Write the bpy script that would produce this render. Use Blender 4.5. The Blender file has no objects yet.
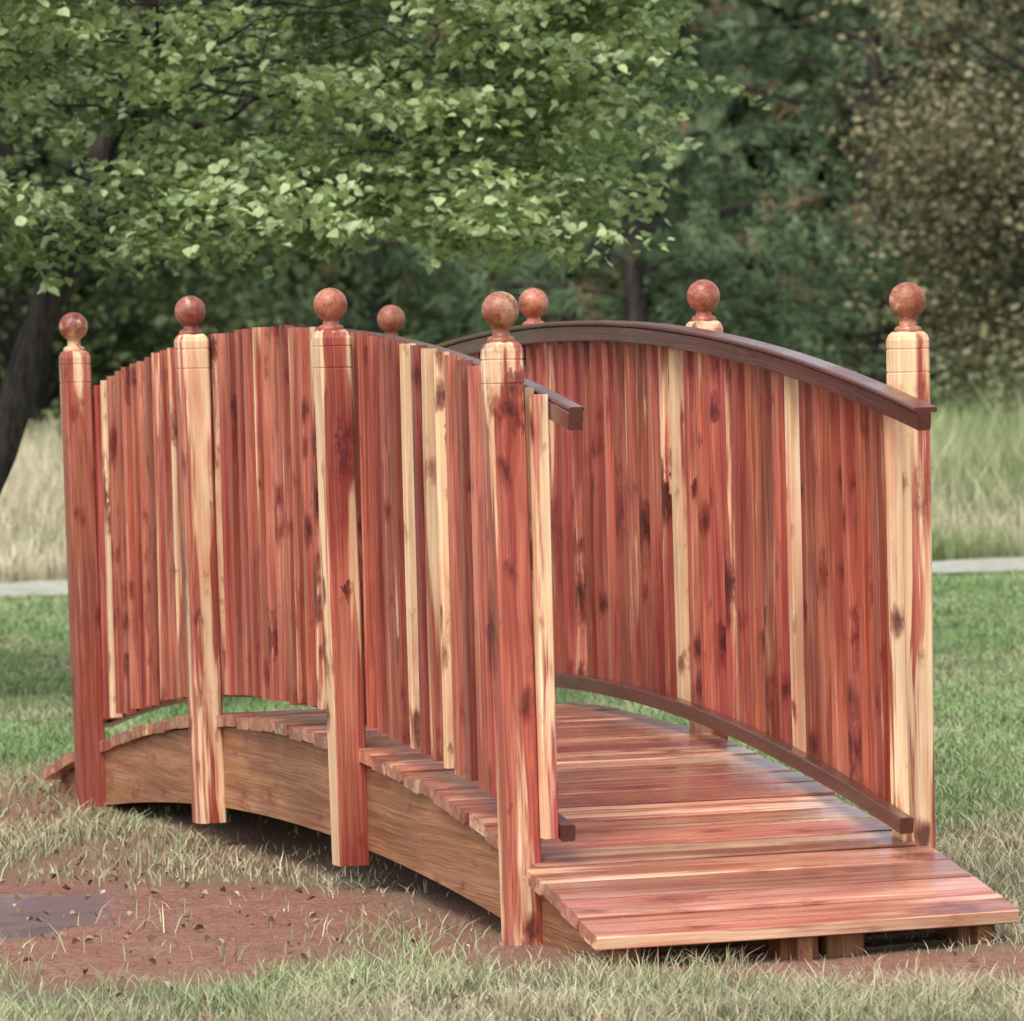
import bpy, math, numpy as np
from mathutils import Matrix, Vector
rng=np.random.default_rng(7)
# ---------------------------------------------------------------- camera
F_PX=5637.73; CAM=np.array([15.9101,-4.7983,1.5394]); YAW=2.8364; PIT=-0.0313; ROL=0.025
FW=np.array([math.cos(YAW)*math.cos(PIT),math.sin(YAW)*math.cos(PIT),math.sin(PIT)])
RH=np.array([math.sin(YAW),-math.cos(YAW),0.]); UP=np.cross(RH,FW)
c,s=math.cos(ROL),math.sin(ROL)
R2=c*RH-s*UP; U2=s*RH+c*UP
FH=np.array([math.cos(YAW),math.sin(YAW),0.])
def V(s,d,z=0.):
    """world point from distance d ahead of / s beside the viewpoint, height z"""
    s=np.asarray(s,float); d=np.asarray(d,float); z=np.asarray(z,float)
    s,d,z=np.broadcast_arrays(s,d,z)
    return np.stack([CAM[0]+d*FH[0]+s*RH[0], CAM[1]+d*FH[1]+s*RH[1], z],-1)
cd=bpy.data.cameras.new('camera'); cam=bpy.data.objects.new('camera',cd); bpy.context.collection.objects.link(cam)
M=Matrix(((R2[0],U2[0],-FW[0],CAM[0]),(R2[1],U2[1],-FW[1],CAM[1]),(R2[2],U2[2],-FW[2],CAM[2]),(0,0,0,1)))
cam.matrix_world=M
cd.sensor_width=36; cd.sensor_fit='HORIZONTAL'; cd.lens=F_PX/1024*36; cd.clip_start=0.5; cd.clip_end=3000
cd.dof.use_dof=True; cd.dof.focus_distance=14.9; cd.dof.aperture_fstop=9
bpy.context.scene.camera=cam
sc=bpy.context.scene
sc.view_settings.view_transform='Standard'; sc.view_settings.look='None'; sc.view_settings.exposure=0
# ---------------------------------------------------------------- light
EL=math.radians(55); AZ=math.radians(-42)
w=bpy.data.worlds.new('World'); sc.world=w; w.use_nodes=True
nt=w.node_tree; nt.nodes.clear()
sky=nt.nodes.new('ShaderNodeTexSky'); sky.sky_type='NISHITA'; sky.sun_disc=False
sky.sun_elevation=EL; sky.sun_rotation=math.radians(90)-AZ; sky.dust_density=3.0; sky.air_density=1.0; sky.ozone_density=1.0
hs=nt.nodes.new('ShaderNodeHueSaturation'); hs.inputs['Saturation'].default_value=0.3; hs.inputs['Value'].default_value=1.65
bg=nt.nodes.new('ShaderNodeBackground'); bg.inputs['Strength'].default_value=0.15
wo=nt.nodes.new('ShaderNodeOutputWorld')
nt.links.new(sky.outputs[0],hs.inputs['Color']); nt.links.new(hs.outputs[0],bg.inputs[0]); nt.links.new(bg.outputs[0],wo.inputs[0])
sl=bpy.data.lights.new('sun','SUN'); sl.energy=1.5; sl.angle=math.radians(25); sl.color=(1,0.97,0.93)
so=bpy.data.objects.new('sun',sl); bpy.context.collection.objects.link(so)
dv=Vector((math.cos(EL)*math.cos(AZ),math.cos(EL)*math.sin(AZ),math.sin(EL)))
so.rotation_euler=dv.to_track_quat('Z','Y').to_euler()
# ---------------------------------------------------------------- node helper
class NT:
    def __init__(self,name):
        self.m=bpy.data.materials.new(name); self.m.use_nodes=True; self.t=self.m.node_tree; self.t.nodes.clear()
    def n(self,typ,ins=None,**kw):
        nd=self.t.nodes.new(typ)
        for k,v in kw.items(): setattr(nd,k,v)
        for k,v in (ins or {}).items():
            if hasattr(v,'is_output'): self.t.links.new(v,nd.inputs[k])
            else: nd.inputs[k].default_value=v
        return nd
    def math(self,op,a,b=0.,c=0.,clamp=False):
        return self.n('ShaderNodeMath',{0:a,1:b,2:c},operation=op,use_clamp=clamp).outputs[0]
    def ramp(self,f,a,b,x=0.,y=1.):
        return self.n('ShaderNodeMapRange',{0:f,1:a,2:b,3:x,4:y},interpolation_type='SMOOTHSTEP').outputs[0]
    def mix(self,f,a,b,bt='MIX'):
        nd=self.n('ShaderNodeMix',data_type='RGBA',blend_type=bt)
        for i,v in ((0,f),(6,a),(7,b)):
            if hasattr(v,'is_output'): self.t.links.new(v,nd.inputs[i])
            else: nd.inputs[i].default_value=v
        return nd.outputs[2]
    def noise(self,vec,scale=1.,detail=4.,rough=.6,dist=0.):
        return self.n('ShaderNodeTexNoise',{'Vector':vec,'Scale':scale,'Detail':detail,'Roughness':rough,'Distortion':dist}).outputs[0]
    def vscale(self,vec,s):
        return self.n('ShaderNodeVectorMath',{0:vec,1:s},operation='MULTIPLY').outputs[0]
    def attr(self,name): return self.n('ShaderNodeAttribute',attribute_name=name)
    def out(self,sh): self.n('ShaderNodeOutputMaterial',{'Surface':sh}); return self.m
def C(r,g,b): return (r,g,b,1.)
def wood(name,red1,red2,red3,sapc,rough=(.28,.5),knot=1.0,wet=0.,grain=1.0,kn=(.30,.40),ks=(3.6,8.5)):
    t=NT(name); g=t.attr('gr').outputs['Vector']; pa=t.attr('prm'); sep=t.n('ShaderNodeSeparateColor',{0:pa.outputs['Color']})
    rnd,sap,tone=sep.outputs[0],sep.outputs[1],sep.outputs[2]
    warp=t.n('ShaderNodeTexNoise',{'Vector':t.vscale(g,(2.2,7.,7.)),'Scale':1.,'Detail':2.}).outputs['Color']
    wv=t.n('ShaderNodeVectorMath',{0:warp,1:(.0,.028,.028)},operation='MULTIPLY').outputs[0]
    g2=t.n('ShaderNodeVectorMath',{0:g,1:wv},operation='ADD').outputs[0]
    n1=t.noise(t.vscale(g2,(1.1,52.,52.)),1,4,.6)
    n2=t.noise(t.vscale(g2,(3.,190.,190.)),1,3,.6)
    n3=t.noise(t.vscale(g2,(.9,17.,17.)),1,3,.55)
    # hue drift from board to board: plum red to orange red
    r1=t.mix(rnd,red1,C(red1[0]*1.06,red1[1]*1.45,red1[2]*.95)); r2=t.mix(rnd,red2,C(red2[0]*1.1,red2[1]*1.5,red2[2]*.95))
    col=t.mix(t.ramp(n1,.36,.62),r1,r2)
    col=t.mix(t.ramp(n3,.44,.66,0,.9),col,red3)
    col=t.mix(t.ramp(n2,.38,.66,0,.5*grain),col,C(.13,.020,.014))
    sn=t.noise(t.vscale(g2,(.75,17.,17.)),1,4,.6)
    sm=t.math('ADD',sn,t.math('MULTIPLY',sap,.5))
    smk=t.ramp(sm,.69,.77)
    sc_=t.mix(t.ramp(n1,.3,.7),sapc,C(sapc[0]*.84,sapc[1]*.68,sapc[2]*.56))
    blush=t.noise(t.vscale(g2,(1.6,12.,12.)),1,4,.6)
    sc_=t.mix(t.ramp(blush,.48,.68,0,.75),sc_,C(sapc[0]*.72,sapc[1]*.40,sapc[2]*.36))
    col=t.mix(smk,col,sc_)
    tm=t.math('ADD',.62,t.math('MULTIPLY',tone,.70))
    tm=t.math('MULTIPLY',tm,t.ramp(t.noise(t.vscale(g,(1.3,4.,4.)),1,3,.6),.3,.7,.78,1.2))
    col=t.mix(1.,col,t.n('ShaderNodeCombineColor',{0:tm,1:tm,2:tm}).outputs[0],'MULTIPLY')
    for (ka,kb,th,op) in ((ks[0],ks[1],.38,1.),(ks[0]*2.4,ks[1]*2.2,.50,.85)):
        kv=t.n('ShaderNodeVectorMath',{0:t.vscale(g,(ka,kb,kb)),1:t.n('ShaderNodeVectorMath',{0:t.n('ShaderNodeTexNoise',{'Vector':t.vscale(g,(14.,34.,34.)),'Scale':1.,'Detail':4.,'Roughness':.65}).outputs['Color'],1:(.8,1.1,1.1)},operation='MULTIPLY').outputs[0]},operation='ADD').outputs[0]
        vo=t.n('ShaderNodeTexVoronoi',{'Vector':kv,'Scale':1.})
        sel=t.n('ShaderNodeSeparateColor',{0:vo.outputs['Color']}).outputs[0]
        rad=t.ramp(sel,th,1.,-.12,kn[1])
        dk=t.math('SUBTRACT',rad,vo.outputs['Distance'])
        halo=t.math('MULTIPLY',t.ramp(dk,-.20,.10),.85*knot*op); core=t.math('MULTIPLY',t.ramp(dk,.02,.24),.85*knot*op)
        col=t.mix(halo,col,C(.21,.026,.020)); col=t.mix(core,col,C(.05,.008,.007))
    rn=t.noise(t.vscale(g,(3.,5.,5.)),1,3,.6)
    rg=t.ramp(rn,.4,.62,rough[0],rough[1])
    bp=t.n('ShaderNodeBump',{'Strength':.5,'Distance':.004,'Height':t.math('ADD',n1,t.math('MULTIPLY',n2,.5))})
    b=t.n('ShaderNodeBsdfPrincipled',{'Base Color':col,'Roughness':rg,'Normal':bp.outputs[0],'Coat Weight':wet,'Coat Roughness':.22})
    return t.out(b.outputs[0])
SAP=C(.88,.66,.42)
M_CED=wood('cedar_wood',C(.46,.098,.076),C(.32,.050,.042),C(.56,.21,.13),SAP,(.3,.55),1.,.06)
M_DECK=wood('wet_cedar_deck',C(.47,.155,.125),C(.34,.085,.072),C(.58,.29,.20),C(.76,.52,.35),(.22,.5),.55,.5)
M_BEAM=wood('cedar_stringer',C(.33,.14,.072),C(.23,.080,.042),C(.38,.19,.10),C(.5,.28,.14),(.5,.7),.6,0.,1.,(.3,.3))
M_RAIL=wood('stained_rail_wood',C(.085,.028,.026),C(.060,.020,.020),C(.11,.038,.032),C(.09,.03,.03),(.22,.4),.2,.25)
M_BALL=wood('turned_finial_wood',C(.42,.12,.08),C(.30,.065,.045),C(.50,.20,.12),C(.70,.46,.28),(.3,.45),.5,.12)
# ---------------------------------------------------------------- wood mesh builder
class WB:
    def __init__(s): s.v=[];s.f=[];s.g=[];s.p=[];s.sm=[]
    def prism(s,sec,frames,prm,goff=None):
        if goff is None: goff=rng.uniform(-40,40,3)
        base=len(s.v); n=len(sec); al=0.; prev=None
        for fi,fr in enumerate(frames):
            O,A,B=[np.array(q,float) for q in fr[:3]]; k=fr[3] if len(fr)>3 else 1.
            if prev is not None: al+=np.linalg.norm(O-prev)
            prev=O
            for j,(a,b) in enumerate(sec):
                s.v.append(O+A*a*k+B*b*k); s.g.append((al+goff[0],a*k+goff[1],b*k+goff[2])); s.p.append(prm(j,O) if callable(prm) else prm)
        m=len(frames)
        for i in range(m-1):
            for j in range(n):
                j2=(j+1)%n; s.f.append((base+i*n+j,base+i*n+j2,base+(i+1)*n+j2,base+(i+1)*n+j)); s.sm.append(False)
        s.f.append(tuple(base+j for j in range(n))[::-1]); s.f.append(tuple(base+(m-1)*n+j for j in range(n))); s.sm+= [False,False]
    def lathe(s,O,prof,prm,seg=28,smooth=True):
        goff=rng.uniform(-40,40,3); base=len(s.v); O=np.array(O)
        for r,z in prof:
            for j in range(seg):
                a=2*math.pi*j/seg; p=np.array([r*math.cos(a),r*math.sin(a),z]); s.v.append(O+p); s.g.append((p[0]+goff[0],p[1]+goff[1],z+goff[2])); s.p.append(prm)
        for i in range(len(prof)-1):
            for j in range(seg):
                j2=(j+1)%seg; s.f.append((base+i*seg+j,base+i*seg+j2,base+(i+1)*seg+j2,base+(i+1)*seg+j)); s.sm.append(smooth)
        s.f.append(tuple(base+(len(prof)-1)*seg+j for j in range(seg))); s.sm.append(smooth)
    def obj(s,name,mat,parent=None):
        me=bpy.data.meshes.new(name); me.from_pydata([tuple(v) for v in s.v],[],s.f); 
        a=me.attributes.new('gr','FLOAT_VECTOR','POINT'); a.data.foreach_set('vector',np.array(s.g,dtype=np.float32).ravel())
        pr=np.ones((len(s.v),4),dtype=np.float32); pr[:,:3]=np.array(s.p)
        a=me.attributes.new('prm','FLOAT_COLOR','POINT'); a.data.foreach_set('color',pr.ravel())
        me.polygons.foreach_set('use_smooth',s.sm); me.materials.append(mat); me.update()
        o=bpy.data.objects.new(name,me); bpy.context.collection.objects.link(o)
        if parent: o.parent=parent
        return o
def csec(wa,wb,ch):
    a,b=wa/2,wb/2
    return [(-a+ch,-b),(a-ch,-b),(a,-b+ch),(a,b-ch),(a-ch,b),(-a+ch,b),(-a,b-ch),(-a,-b+ch)]
# ---------------------------------------------------------------- bridge
bridge=bpy.data.objects.new('wooden_footbridge',None); bpy.context.collection.objects.link(bridge)
H=2.367; PW=.54
zt=lambda x:1.572-.180*(x/H)**2
zb=lambda x:.494-.195*(x/H)**2
zd=lambda x:.420-.037*x*x
X3=H*.334
def rp(sap=0.,tone=None): return (rng.random(),sap,rng.uniform(.2,.8) if tone is None else tone)
k=0
# sapwood amount on (-y face, +x face, other faces), tone, extra at the top
post_sap={(-1,H):(.42,.30,.3,.75,.30),(-1,X3):(.62,.22,.3,.6,.25),(-1,-X3):(.34,.50,.4,.7,.2),(-1,-H):(.08,.14,.1,.45,.25),
          (1,H):(.66,.46,.5,.8,.15),(1,X3):(.6,.50,.5,.7,.0),(1,-X3):(.5,.5,.5,.7,0),(1,-H):(.4,.4,.4,.5,0)}
for sy in (-1,1):
    for x in (H,X3,-X3,-H):
        end=abs(x)>1.5; k+=1
        top=1.520 if end else 1.563; bc=1.6 if end else 1.633; bot=-.08 if end else .07
        S=.089; lean=rng.uniform(-.004,.004); out=.012*sy
        P=WB(); fy,fx,fo,tn,tp_=post_sap[(sy,x)]
        def prm(j,O_):
            base=fy if j<2 else (fx if j<4 else fo)
            return (.5,base+tp_*min(max((O_[2]-1.28)/.15,0),1),tn)
        X=(1,0,0);Y=(0,1,0)
        def O(z): return (x+lean*(z/1.5),sy*PW+out*(z-.8),z)
        fr=[(O(bot),X,Y)]
        for z in (.3,.6,.9,1.2,1.3): fr.append((O(z),X,Y))
        for gz in (top-.105,top-.045):
            fr+=[(O(gz-.003),X,Y,1.),(O(gz-.0015),X,Y,.96),(O(gz+.0015),X,Y,.96),(O(gz+.003),X,Y,1.)]
        fr+=[(O(top-.022),X,Y,1.),(O(top-.008),X,Y,.90),(O(top),X,Y,.72)]
        P.prism(csec(S,S,.006),fr,prm); P.obj('post_%d'%k,M_CED,bridge)
        B=WB(); o=O(bc); r=.0475
        prof=[(.034,top-bc-.004),(.036,top-bc+.006),(.032,top-bc+.012),(.022,top-bc+.016)]
        for i in range(1,19):
            th=-math.pi/2+math.pi*i/19*.999+.32*(1-i/18); prof.append((r*math.cos(th),r*math.sin(th)))
        prof.append((.001,r))
        B.lathe(o,prof,rp({(-1,H):.38,(-1,-H):.5,(1,H):.25}.get((sy,x),.12),rng.uniform(.35,.7))); B.obj('ball_finial_%d'%k,M_BALL,bridge)
for sy,nm in ((-1,'near'),(1,'far')):
    P=WB(); n=48; xs=np.linspace(-H-.06,H+.062,n); y=sy*(PW-.0445-.0195)
    ztop=.006 if sy<0 else -.012
    for i,x in enumerate(xs):
        u=rng.random(); sap=rng.uniform(0,.27) if u<.78 else (rng.uniform(.30,.45) if u<.91 else rng.uniform(.6,.8))
        if i==n-1: sap=.6
        a=rng.normal(0,.004); tw=rng.normal(0,.03); dx=rng.normal(0,.004); wd=.040+rng.normal(0,.0028)
        X=(math.cos(tw),math.sin(tw),0);Y=(-math.sin(tw),math.cos(tw),0)
        z0=zb(x)-.012+rng.normal(0,.004); z1=zt(x)+ztop+rng.normal(0,.0025)
        bow=rng.normal(0,.0035)
        fr=[((x+dx+a*(z-1)+bow*(1-((z-z0)/(z1-z0)*2-1)**2),y,z),X,Y) for z in np.linspace(z0,z1,6)]
        P.prism(csec(wd,.038,.003),fr,rp(sap,rng.uniform(.1,1.)))
    P.obj('pickets_'+nm,M_CED,bridge)
    def sweep(x0,x1,zf,wy,hz,y,prm,dz=0.,ch=.005,nn=41,name='',mat=M_RAIL):
        R=WB(); xs=np.linspace(x0,x1,nn); fr=[]
        for x in xs:
            sl=(zf(x+.01)-zf(x-.01))/.02; q=math.hypot(1,sl); N=(-sl/q,0,1/q)
            fr.append(((x,y,zf(x)+dz),(0,1,0),N))
        R.prism(csec(wy,hz,ch),fr,prm); return R.obj(name,mat,bridge)
    yr=sy*(PW-.0445-.039-.0205); ex=.24 if sy<0 else .38
    sweep(-H-ex,H+ex,zt,.038,.046,yr,rp(0,.6),-.035,.004,name='top_rail_'+nm)
    wc=.040 if sy<0 else .062
    sweep(-H-ex-.004,H+ex+.004,zt,wc,.013,sy*(PW-.0445-.039-.003-wc/2+(.018 if sy>0 else 0)),rp(0,.95),-.0052,.004,name='rail_cap_'+nm)
    sweep(-H-.13,H+(.10 if sy<0 else .2),zb,.038,.042,yr,rp(0,.7),.0,.004,name='bottom_rail_'+nm)
beam_bot=lambda x: max(.128-.022*x*x,-.03)
k=0
for y in (-.474,0.,.474):
    k+=1; R=WB(); fr=[]
    for x in np.linspace(-2.98,2.98,61):
        t_=zd(x)-.0375; b_=min(beam_bot(x),t_-.03); fr.append((x,t_,b_))
    goff=rng.uniform(-40,40,3); base=len(R.v)
    for x,t_,b_ in fr:
        for yy,zz in ((y-.019,b_),(y+.019,b_),(y+.019,t_),(y-.019,t_)):
            R.v.append((x,yy,zz)); R.g.append((x+goff[0],zz+goff[1],yy+goff[2])); R.p.append((.5,.06,.6))
    for i in range(60):
        for j in range(4):
            j2=(j+1)%4; R.f.append((base+i*4+j,base+i*4+j2,base+i*4+4+j2,base+i*4+4+j)); R.sm.append(False)
    R.f.append((3,2,1,0)); R.f.append(tuple(base+240+q for q in range(4))); R.sm+=[False,False]
    R.obj('stringer_%d'%k,M_BEAM,bridge)
D=WB(); pitch=.1475; nb=41
for i in range(nb):
    x=(i-(nb-1)/2)*pitch; sl=-.074*x; q=math.hypot(1,sl)
    T=(1/q,0,sl/q); N=(-sl/q,0,1/q); hw=(.545 if abs(x)>H+.07 else .513)+rng.normal(0,.003); wdt=.1385+rng.normal(0,.0018)
    u=rng.random(); sap=rng.uniform(0,.24) if u<.7 else rng.uniform(.28,.45)
    if i==nb-5: sap=.45
    dz=rng.normal(0,.0018); tl=rng.normal(0,.003); pp_=rp(sap,rng.uniform(.2,1.))
    if i==nb-1:
        pp_=(lambda j,O_:(.6,.75 if j in (2,3) else .30,.8))
    D.prism(csec(wdt,.036,.004),[((x,yy,zd(x)-.018+dz+tl*yy),T,N) for yy in np.linspace(-hw,hw,5)],pp_)
D.obj('deck_boards',M_DECK,bridge)
Fb=WB()
for sx in (-1,1):
    for y in (-.46,.0,.12,.47):
        Fb.prism(csec(.09,.10,.006),[((sx*2.90,y,-.03),(1,0,0),(0,1,0)),((sx*2.90,y,.045),(1,0,0),(0,1,0))],rp(0,.4))
Fb.obj('footing_blocks',M_BEAM,bridge)
# ---------------------------------------------------------------- noise in numpy
_T=rng.random((256,256))
def vn(x,y):
    xi=np.floor(x).astype(int); yi=np.floor(y).astype(int); fx=x-xi; fy=y-yi; fx=fx*fx*(3-2*fx); fy=fy*fy*(3-2*fy)
    g=lambda a,b:_T[a%256,b%256]
    return (g(xi,yi)*(1-fx)+g(xi+1,yi)*fx)*(1-fy)+(g(xi,yi+1)*(1-fx)+g(xi+1,yi+1)*fx)*fy
def fb(x,y,o=4):
    t=0;a=.5;m=0
    for i in range(o): t=t+a*vn(x*2**i+17*i,y*2**i+31*i); m+=a; a*=.55
    return t/m
def sst(a,b,x):
    t=np.clip((x-a)/(b-a),0,1); return t*t*(3-2*t)
def hgt(s,d):
    near=np.clip(1-(d-40)/10,0,1)
    h=(fb(s*1.3+5,d*1.3)-.5)*.05*near+(fb(s*7,d*7,2)-.5)*.012*near
    return h+sst(37.5,48,d)*.15+sst(60,140,d)*2.0
def ell(s,d,cs,cdd,rs,rd): return ((s-cs)/rs)**2+((d-cdd)/rd)**2
def dirtm(s,d):
    n=fb(s*1.1+3,d*.8+9,4)
    m=sst(1.3,.3,ell(s,d,-1.05,14.9,1.25,1.35)+(n-.5)*2.0)
    m=np.maximum(m,sst(1.2,.3,ell(s,d,1.05,13.45,.8,.5)+(n-.5)*1.5))
    m=np.maximum(m,sst(1.2,.5,ell(s,d,.2,14.6,.7,1.3)+(n-.5)*1.2)*.85)
    m=np.maximum(m,sst(1.2,.4,ell(s,d,-1.9,19.3,1.0,1.7)+(n-.5)*1.6)*.85)
    m=np.maximum(m,sst(1.2,.4,ell(s,d,-.6,17.2,1.0,1.2)+(n-.5)*2.)*.6)
    m=np.maximum(m,sst(.58,.70,n)*.65*sst(22,18,d))
    return np.clip(m,0,1)
def wetm(s,d): return sst(1.1,.55,ell(s,d,-1.40,15.3,.30,.60)+(fb(s*6,d*4)-.5)*2.2)
def greenm(s,d):
    n=fb(s*.9+40,d*.6,3); return sst(17.2,20.5,d+(n-.5)*4+np.where(s>0,.9,-.6))
sx=np.concatenate([-np.geomspace(600,5.2,22),np.arange(-5,5.001,.06),np.geomspace(5.2,600,22)])
dx=np.concatenate([[-200,-60,-10,0,5,9],np.arange(11,24,.05),np.arange(24,62,.25),np.geomspace(63,1500,22)])
Sg,Dg=np.meshgrid(sx,dx); hz=hgt(Sg,Dg)-.012*wetm(Sg,Dg); P=V(Sg,Dg,hz).reshape(-1,3)
nx,ny=len(sx),len(dx)
ii=(np.arange(ny-1)[:,None]*nx+np.arange(nx-1)[None]).ravel(); quads=np.stack([ii,ii+1,ii+1+nx,ii+nx],1)
def fastmesh(name,verts,faces,k,mat,col=None,smooth=False,parent=None):
    me=bpy.data.meshes.new(name); me.vertices.add(len(verts)); me.vertices.foreach_set('co',verts.astype(np.float32).ravel())
    me.loops.add(faces.size); me.loops.foreach_set('vertex_index',faces.astype(np.int32).ravel())
    me.polygons.add(len(faces)); me.polygons.foreach_set('loop_start',np.arange(0,faces.size,k,dtype=np.int32)); 
    me.polygons.foreach_set('use_smooth',np.full(len(faces),smooth))
    me.update(calc_edges=True)
    if col is not None:
        cc=np.ones((len(verts),4),dtype=np.float32); cc[:,:col.shape[1]]=col
        a=me.attributes.new('col','FLOAT_COLOR','POINT'); a.data.foreach_set('color',cc.ravel())
    me.materials.append(mat); o=bpy.data.objects.new(name,me); bpy.context.collection.objects.link(o)
    if parent: o.parent=parent
    return o
t=NT('ground_soil_and_thatch'); a=t.attr('col').outputs['Color']; geo=t.n('ShaderNodeNewGeometry').outputs['Position']
sp=t.n('ShaderNodeSeparateColor',{0:a}); dm,wm,gm=sp.outputs
nA=t.noise(geo,6.,6,.7); nB=t.noise(geo,45.,5,.7); nC=t.noise(geo,160.,3,.7)
dirt=t.mix(t.ramp(nA,.35,.65),C(.44,.17,.10),C(.52,.27,.18)); dirt=t.mix(t.ramp(nB,.42,.66,0,.8),dirt,C(.20,.085,.06)); dirt=t.mix(t.ramp(nC,.55,.72,0,.7),dirt,C(.62,.46,.36))
dirt=t.mix(t.ramp(nC,.46,.34,0,.7),dirt,C(.14,.07,.05))
th=t.mix(t.ramp(nB,.35,.65),C(.20,.17,.105),C(.34,.29,.19)); th=t.mix(t.ramp(nA,.45,.65),th,C(.15,.135,.08))
gr=t.mix(t.ramp(nB,.35,.65),C(.15,.21,.085),C(.24,.30,.14))
col=t.mix(gm,th,gr); col=t.mix(dm,col,dirt); col=t.mix(t.math('MULTIPLY',wm,.85),col,C(.13,.10,.11))
rg=t.ramp(wm,.3,.8,.9,.06)
bp=t.n('ShaderNodeBump',{'Strength':t.ramp(wm,.3,.8,.95,.3),'Distance':.025,'Height':t.math('ADD',nB,t.math('MULTIPLY',nC,.6))})
M_GR=t.out(t.n('ShaderNodeBsdfPrincipled',{'Base Color':col,'Roughness':rg,'Normal':bp.outputs[0]}).outputs[0])
gc=np.stack([dirtm(Sg,Dg).ravel(),wetm(Sg,Dg).ravel(),greenm(Sg,Dg).ravel()],1)
fastmesh('ground',P,quads,4,M_GR,gc,True)
t=NT('gravel_path'); geo=t.n('ShaderNodeNewGeometry').outputs['Position']; nB=t.noise(geo,5.,6,.75)
M_PA=t.out(t.n('ShaderNodeBsdfPrincipled',{'Base Color':t.mix(t.ramp(nB,.35,.65),C(.28,.29,.20),C(.48,.47,.41)),'Roughness':.9}).outputs[0])
ps=np.linspace(-60,60,241); pdv=np.linspace(34.2,36.1,5); A,B=np.meshgrid(ps,pdv)
B2=B+(vn(A*1.3,A*0+3)-.5)*.35
nx=len(ps); ii=(np.arange(4)[:,None]*nx+np.arange(nx-1)[None]).ravel()
fastmesh('gravel_path',V(A,B2,hgt(A,B2)+.02).reshape(-1,3),np.stack([ii,ii+1,ii+1+nx,ii+nx],1),4,M_PA)
# ---------------------------------------------------------------- foliage materials
def leafmat(name,trans=.3,rough=.5,spec=.3):
    t=NT(name); a=t.attr('col').outputs['Color']
    b=t.n('ShaderNodeBsdfPrincipled',{'Base Color':a,'Roughness':rough,'Specular IOR Level':spec})
    if trans<=0: return t.out(b.outputs[0])
    tr=t.n('ShaderNodeBsdfTranslucent',{'Color':t.mix(1.,a,C(1.,1.,.6),'MULTIPLY')})
    return t.out(t.n('ShaderNodeMixShader',{0:trans,1:b.outputs[0],2:tr.outputs[0]}).outputs[0])
M_LEAF=leafmat('tree_leaf',.28,.40,.5); M_BGL=leafmat('woodland_leaf',0,.6,.2); M_GRASS=leafmat('grass_blade',0,.6,.2); M_DRY=leafmat('dead_leaf',0,.7,.1); M_NEED=leafmat('pine_needle',0,.7,.15)
t=NT('bark'); geo=t.n('ShaderNodeNewGeometry').outputs['Position']; nb_=t.noise(t.vscale(geo,(20.,20.,5.)),1,5,.7)
M_BARK=t.out(t.n('ShaderNodeBsdfPrincipled',{'Base Color':t.mix(t.ramp(nb_,.35,.65),C(.03,.024,.021),C(.085,.07,.06)),'Roughness':.9,'Normal':t.n('ShaderNodeBump',{'Strength':.8,'Distance':.02,'Height':nb_}).outputs[0]}).outputs[0])
def blades(name,s,d,h,wd,col,mat,bend=.4,zoff=-.004,par=None):
    n=len(s); base=V(s,d,hgt(s,d)+zoff); an=rng.uniform(0,2*np.pi,n); la=rng.uniform(0,2*np.pi,n)
    side=np.stack([np.cos(an),np.sin(an),np.zeros(n)],1)*(wd/2)[:,None]
    lean=np.stack([np.cos(la),np.sin(la),np.zeros(n)],1)*(h*rng.uniform(0,bend,n)*1.6)[:,None]
    up=np.zeros((n,3)); up[:,2]=h
    v0=base-side; v1=base+side; m=base+up*.55+lean*.35; v2=m+side*.75; v3=m-side*.75; tip=base+up*.95+lean
    vs=np.stack([v0,v1,v2,v3,tip],1).reshape(-1,3); i=np.arange(n)*5
    f=np.concatenate([np.stack([i,i+1,i+2],1),np.stack([i,i+2,i+3],1),np.stack([i+3,i+2,i+4],1)])
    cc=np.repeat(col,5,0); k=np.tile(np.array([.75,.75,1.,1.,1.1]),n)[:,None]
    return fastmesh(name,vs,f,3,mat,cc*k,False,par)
def mixc(a,b,t): return np.array(a)[None]*(1-t[:,None])+np.array(b)[None]*t[:,None]
N=400000
d=12.2+(34.3-12.2)*rng.random(N)**1.25; s=(rng.random(N)*2-1)*(.11*d+.7)
dm=dirtm(s,d); gm=greenm(s,d); cl=fb(s*4+9,d*4,3)
pr=np.clip((1-.96*dm)*(.30+.70*gm+.7*sst(.45,.65,cl)*(1-gm)),0,1)
W=V(s,d); under=(np.abs(W[:,0])<3.0)&(np.abs(W[:,1])<.50)
pr=np.where(under,pr*.25,pr); pr*=1-np.clip(wetm(s,d)*1.5,0,1)
kk=rng.random(N)<pr; s,d,dm,gm,cl=[q[kk] for q in (s,d,dm,gm,cl)]; n=len(s)
h=(.018+.03*rng.random(n))*(1+.8*(cl>.55)*(1-gm)); h=np.where(gm>.5,h*.95+.008,h)
under=(np.abs(V(s,d)[:,0])<3.05)&(np.abs(V(s,d)[:,1])<.56); h=np.where(under,h*.6,h)
wd=(.0028+.00028*(d-12))*rng.uniform(.8,1.5,n)
patch=fb(s*1.5+70,d*.9,3)
dryf=np.clip(.12+(1-gm)*.55+(patch-.5)*1.3+rng.normal(0,.22,n),0,1)
col=mixc((.22,.33,.13),(.52,.45,.30),dryf)*rng.uniform(.72,1.25,n)[:,None]*(.8+.45*fb(s*2.2+11,d*1.2,3))[:,None]
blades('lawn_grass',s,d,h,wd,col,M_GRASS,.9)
N=80000
d=36.4+14*rng.random(N)**1.3; s=(rng.random(N)*2-1)*(.12*d+2.5)
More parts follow.
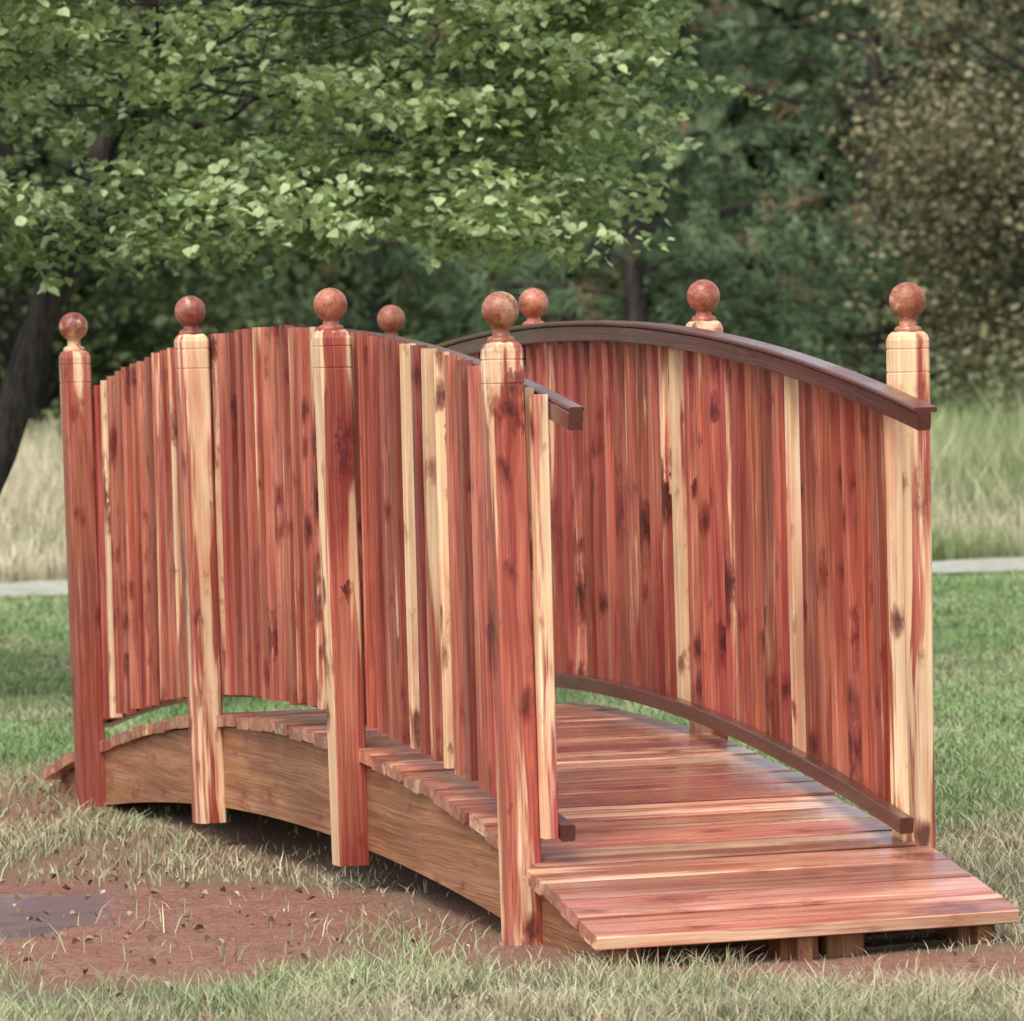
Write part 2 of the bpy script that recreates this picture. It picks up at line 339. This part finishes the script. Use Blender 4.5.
h=rng.uniform(.40,.85,N)*(.6+.7*fb(s*.7,d*.7,3)); h*=sst(36.0,40.,d)*.75+.25
pt=fb(s*.8+3,d*.5+8,3); side=sst(-2,3,s)
dryf=np.clip(.85-.62*side+(pt-.5)*1.8+rng.normal(0,.15,N),0,1)
col=mixc((.25,.32,.13),(.62,.55,.38),dryf)*rng.uniform(.7,1.25,N)[:,None]*(.8+.4*fb(s*1.4+3,d*1.,3))[:,None]
blades('tall_field_grass',s,d,h,rng.uniform(.008,.018,N),col,M_GRASS,.35)
# ---------------------------------------------------------------- leaves
def basis(nrm):
    n=len(nrm); a=rng.normal(size=(n,3)); a-=nrm*(a*nrm).sum(1)[:,None]; a/=np.linalg.norm(a,axis=1)[:,None]; return a,np.cross(nrm,a)
def leaves(name,pos,size,col,mat,tilt=.6,wr=.75,parent=None,fold=.25):
    n=len(pos); nr=np.stack([rng.normal(0,tilt,n),rng.normal(0,tilt,n),np.ones(n)],1); nr/=np.linalg.norm(nr,axis=1)[:,None]
    a,b=basis(nr); L=size[:,None]; Wd=L*wr*.5
    up=nr*L*fold*.3
    v=[pos,pos+a*L*.25+b*Wd*.9+up,pos+a*L*.62+b*Wd*.75+up,pos+a*L-nr*L*.12,pos+a*L*.62-b*Wd*.75+up,pos+a*L*.25-b*Wd*.9+up]
    vs=np.stack(v,1).reshape(-1,3); i=np.arange(n)*6
    f=np.concatenate([np.stack([i,i+1,i+2,i+3],1),np.stack([i,i+3,i+4,i+5],1)])
    return fastmesh(name,vs,f,4,mat,np.repeat(col,6,0),False,parent)
def tubes(name,paths,mat,parent,seg=7):
    vs=[];fs=[];b=0
    for pts,rad in paths:
        pts=np.array(pts,float); m=len(pts); tg=np.gradient(pts,axis=0); tg/=np.linalg.norm(tg,axis=1)[:,None]+1e-9
        ref=np.array([.31,.22,.1]) if abs(tg[0][2])>.8 else np.array([0,0,1.])
        for i in range(m):
            A=np.cross(tg[i],ref); A/=np.linalg.norm(A)+1e-9; B=np.cross(tg[i],A)
            for j in range(seg):
                q=2*math.pi*j/seg; vs.append(pts[i]+(A*math.cos(q)+B*math.sin(q))*rad[i])
        for i in range(m-1):
            for j in range(seg):
                j2=(j+1)%seg; fs.append((b+i*seg+j,b+i*seg+j2,b+(i+1)*seg+j2,b+(i+1)*seg+j))
        b+=m*seg
    return fastmesh(name,np.array(vs),np.array(fs),4,mat,None,True,parent)
N=3200
d=12.4+rng.random(N)**1.0*9; s=(rng.random(N)*2-1)*(.11*d+.5); q=rng.random(N)<(.10+.75*sst(.2,-.8,s)*(.3+.7*sst(13.5,16,d))); d,s=d[q],s[q]; n=len(s)
Wp=V(s,d,hgt(s,d)+.006+.010*rng.random(n)); q=~((np.abs(Wp[:,0])<3.05)&(np.abs(Wp[:,1])<.56)); Wp=Wp[q]; n=len(Wp)
pal=np.array([(.26,.17,.11),(.33,.24,.16),(.17,.11,.08),(.48,.42,.32),(.29,.16,.10)]); col=pal[rng.integers(0,5,n)]*rng.uniform(.7,1.2,n)[:,None]
leaves('fallen_leaves',Wp,rng.uniform(.012,.030,n),col,M_DRY,.5,.8,None,1.2)
# ---------------------------------------------------------------- broadleaf tree on the left
def empty(name,loc=(0,0,0)):
    o=bpy.data.objects.new(name,None); bpy.context.collection.objects.link(o); return o
def curve(p0,p1,n,sag,jit):
    p0=np.array(p0);p1=np.array(p1); t_=np.linspace(0,1,n)[:,None]; L=np.linalg.norm(p1-p0)
    p=p0*(1-t_)+p1*t_; p[:,2]+=(sag*L*4*t_*(1-t_))[:,0]; j=rng.normal(0,jit*L,(n,3)); j[0]=0; j[-1]=0
    return p+j
tree=empty('maple_tree'); TD=24.0
tr_pts=V([-2.75,-2.45,-2.18,-1.88,-1.60,-1.42,-1.35,-1.3],[TD]*4+[TD+.1,TD+.15,TD+.2,TD+.2],[-.1,.55,1.08,1.92,2.6,3.4,4.4,5.6])
tr_r=np.array([.14,.105,.088,.072,.048,.038,.03,.015])
paths=[(tr_pts,tr_r)]
limbs=[]
for a_,b_,r_ in [(V(-2.2,TD,1.15),V(-3.3,TD+.2,2.6),.05),(V(-1.88,TD,1.95),V(-2.9,TD-.5,3.3),.04),(V(-1.75,TD,2.2),V(-.2,TD+.7,2.75),.026),(V(-1.6,TD+.1,2.6),V(.2,TD+.6,3.5),.024),(V(-1.8,TD,2.05),V(-1.2,TD-1.6,2.9),.020),(V(-1.6,TD,2.6),V(-1.4,TD+1.8,3.6),.03),(V(-1.42,TD,3.4),V(-2.6,TD+.4,4.8),.03)]:
    cv=curve(a_,b_,9,.06,.025); paths.append((cv,np.linspace(r_,r_*.3,9))); limbs.append(cv)
limbs.append(tr_pts[3:]); LP=np.concatenate(limbs)
cc_=[]
while len(cc_)<225:
    u=rng.normal(size=3); u/=np.linalg.norm(u); rr=rng.uniform(.35,1.)**.6
    q=u*rr*(1+.10*math.sin(5*math.atan2(u[1],u[0])+2)+.08*math.sin(7*u[2]))
    cs=-2.15+3.0*q[0]; cdp=TD+.2+2.4*q[1]; cz=3.65+2.05*q[2]
    if cz>4.4 and rng.random()<.75: continue
    cc_.append((cs,cdp,cz-.18*q[0]**2,rr,0))
for _ in range(62):
    z=rng.uniform(1.85,3.5); smax=np.interp(z,[1.8,2.1,2.5,3.0,3.5],[.05,.38,.45,.86,.8]); cs=smax-abs(rng.normal(0,.5))-.05
    cc_.append((cs,TD+rng.uniform(-1.4,.6),z,1.,1))
for _ in range(40):   # near-side sprays in front of the trunk and limbs
    cc_.append((rng.uniform(-2.6,-.2),TD-rng.uniform(.7,2.0),rng.uniform(1.95,3.3),1.,.6))
lp=[];lc=[];ls=[]
for cs,cdp,cz,rr,sp_ in cc_:
    cpt=V(cs,cdp,cz)
    dd_=np.linalg.norm(LP-cpt,axis=1)+np.maximum(0,LP[:,2]-cpt[2]+.1)*1.5; A0=LP[np.argmin(dd_)]
    cur=curve(A0,cpt,8,.06,.025); L=np.linalg.norm(cpt-A0)
    paths.append((cur,np.linspace(.003+.0032*L,.002,8)))
    outd=(cpt-V(-1.9,TD,2.5)); outd[2]=0; outd/=np.linalg.norm(outd)+1e-6
    cb=rng.normal(.5,.26)
    for tw in range(rng.integers(6,10)):
        an=rng.normal(0,.9); dr=np.array([outd[0]*math.cos(an)-outd[1]*math.sin(an),outd[0]*math.sin(an)+outd[1]*math.cos(an),rng.normal(-.14,.16)])
        tl=rng.uniform(.2,.5); st=cur[rng.integers(5,8)]+rng.normal(0,.04,3); e=st+dr*tl; cv=curve(st,e,4,.06,.02)
        if tw%4==0: paths.append((cv,np.linspace(.003,.0015,4)))
        m=rng.integers(20,36); tt=rng.random(m)**.8; pp=st+(e-st)*tt[:,None]; pp[:,2]+=.06*tl*4*tt*(1-tt); pp+=rng.normal(0,1,(m,3))*np.array([.045,.045,.022])
        lp.append(pp)
        bright=cb+.25*rr-.20+.35*sp_  # crown shade put into leaf colour: inner clumps darker, outer ones and sprays lighter
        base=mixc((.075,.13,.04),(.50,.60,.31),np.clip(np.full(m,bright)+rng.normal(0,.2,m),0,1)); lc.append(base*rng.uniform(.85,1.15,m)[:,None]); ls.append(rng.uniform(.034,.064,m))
tubes('branches',paths,M_BARK,tree,5)
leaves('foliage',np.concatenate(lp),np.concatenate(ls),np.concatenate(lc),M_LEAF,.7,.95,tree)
print('maple leaves',sum(map(len,lp)))
# ---------------------------------------------------------------- background trees
def broadleaf(name,s0,d0,ht,rad,zc,c1,c2,ncl,lf,lsz,trunk_r=.16):
    e=empty(name); b=V(s0,d0,hgt(np.array(s0),np.array(d0))); top=b+np.array([rng.normal(0,.3),rng.normal(0,.3),ht]); tk=curve(b,top,10,0,.008); paths=[(tk,np.linspace(trunk_r,.03,10))]
    P_=[];C_=[];S_=[]
    for _ in range(ncl):
        u=rng.normal(size=3); u/=np.linalg.norm(u); rr=rng.uniform(.25,1)**.5; lob=1+.18*math.sin(4*math.atan2(u[1],u[0])+s0)+.12*math.sin(6*u[2]+s0)
        cp=b+np.array([u[0]*rad*rr*lob,u[1]*rad*rr*lob,zc+u[2]*(ht-zc)*rr*lob if u[2]>0 else zc+u[2]*(zc-.3)*rr])
        A0=tk[int(np.clip((cp[2]-b[2]-1)/ht*9,0,9))]; paths.append((curve(A0,cp,6,.05,.02),np.linspace(.03,.008,6)))
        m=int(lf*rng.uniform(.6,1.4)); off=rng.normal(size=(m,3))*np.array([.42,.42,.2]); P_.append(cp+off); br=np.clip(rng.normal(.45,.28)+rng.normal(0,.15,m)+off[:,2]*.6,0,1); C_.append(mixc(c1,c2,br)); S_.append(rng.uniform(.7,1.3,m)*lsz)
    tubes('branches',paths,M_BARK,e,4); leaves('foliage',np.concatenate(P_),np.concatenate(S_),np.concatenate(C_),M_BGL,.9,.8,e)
def pine(name,s0,d0,ht,rad,c1,c2,tufts,z0=.6):
    e=empty(name); b=V(s0,d0,hgt(np.array(s0),np.array(d0))); top=b+np.array([0,0,ht]); tk=curve(b,top,10,0,.004); paths=[(tk,np.linspace(.15,.03,10))]
    tp=[];td=[]
    nbz=int(ht*7)
    for i in range(nbz):
        z=z0+(ht-z0)*(i/nbz)**1.05; an=rng.uniform(0,6.28); L=rad*(1-(z/ht)**1.6)*rng.uniform(.65,1.1)+.3
        st=b+np.array([0,0,z]); en=st+np.array([math.cos(an)*L,math.sin(an)*L,rng.uniform(-.15,.35)*L*.6]); cv=curve(st,en,7,.07,.015); paths.append((cv,np.linspace(.03,.006,7)))
        m=max(4,int(tufts/nbz*(L/rad)*1.3)); tt=rng.uniform(.15,1.05,m); pp=st+(en-st)*tt[:,None]; pp+=rng.normal(size=(m,3))*np.array([.24,.24,.16])*(.5+tt[:,None]); tp.append(pp); dd=np.tile(np.array([math.cos(an),math.sin(an),-.25]),(m,1)); td.append(dd)
    tp=np.concatenate(tp); td=np.concatenate(td); K=20; n=len(tp)
    c0=np.repeat(tp,K,0); dr=np.repeat(td,K,0)*.6+rng.normal(0,.7,(n*K,3)); dr[:,2]-=.35; dr/=np.linalg.norm(dr,axis=1)[:,None]; ln=rng.uniform(.10,.22,n*K)[:,None]
    c0=c0+rng.normal(0,.05,(n*K,3)); sd=np.cross(dr,rng.normal(size=(n*K,3))); sd/=np.linalg.norm(sd,axis=1)[:,None]; wv=.011
    vs=np.stack([c0-sd*wv,c0+sd*wv,c0+dr*ln],1).reshape(-1,3)
    br=np.repeat(np.clip(rng.normal(.45,.3,n),0,1),K); br=np.clip(br+rng.normal(0,.1,n*K),0,1); col=np.repeat(mixc(c1,c2,br),3,0)
    dead=np.repeat(rng.random(n)<.10,K*3); col[dead]=np.array([.24,.16,.09])
    tubes('branches',paths,M_BARK,e,4); fastmesh('needles',vs,np.arange(len(vs)).reshape(-1,3),3,M_NEED,col,False,e)
PG1,PG2=(.055,.095,.045),(.24,.34,.18)
for (s0,d0,ht,rad,tf) in [(1.3,57,8,2.6,1500),(3.9,59,8.5,2.8,1500),(-1.4,61,8,2.7,1200),(6.6,64,9,2.6,800)]:
    pine('pine_tree',s0,d0,ht,rad,PG1,PG2,tf)
D1,D2=(.05,.075,.03),(.19,.24,.10)
O1,O2=(.095,.095,.045),(.34,.30,.17)
broadleaf('broadleaf_tree',-4.6,56,7.5,2.8,3.4,D1,D2,130,130,.12)
broadleaf('broadleaf_tree',-1.8,66,8,3.0,3.5,D1,D2,90,110,.14)
broadleaf('broadleaf_tree',5.8,55,7.5,2.3,3.2,O1,O2,170,170,.075)
broadleaf('broadleaf_tree',8.8,58,8,2.8,3.5,O1,O2,80,110,.12)
broadleaf('broadleaf_tree',-7.8,58,8,2.8,3.4,D1,D2,70,110,.13)
N=70000
sd=rng.uniform(-24,24,N); zz=rng.random(N)*10; dd=72+5*rng.random(N)+3*fb(sd*.4,zz*.4); P_=V(sd,dd,zz+.4)
br=np.clip(fb(sd*.9+3,zz*.9,4)*1.8-.5+rng.normal(0,.12,N),0,1)
leaves('distant_trees',P_,rng.uniform(.26,.54,N),mixc((.035,.05,.026),(.17,.22,.11),br),M_BGL,3.0,.8)
N=26000
sd=rng.uniform(-12,12,N); top=.35+2.4*fb(sd*.9+4,sd*0+2,4)**2; zz=rng.random(N)**.8*top; dd=50.0+5.5*rng.random(N)
br=np.clip(fb(sd*1.2,zz*1.5+dd,3)*1.5-.3+rng.normal(0,.14,N),0,1)
leaves('undergrowth_shrubs',V(sd,dd,zz+.1),rng.uniform(.05,.12,N),mixc((.045,.06,.026),(.24,.26,.12),br),M_BGL,1.2,.6)
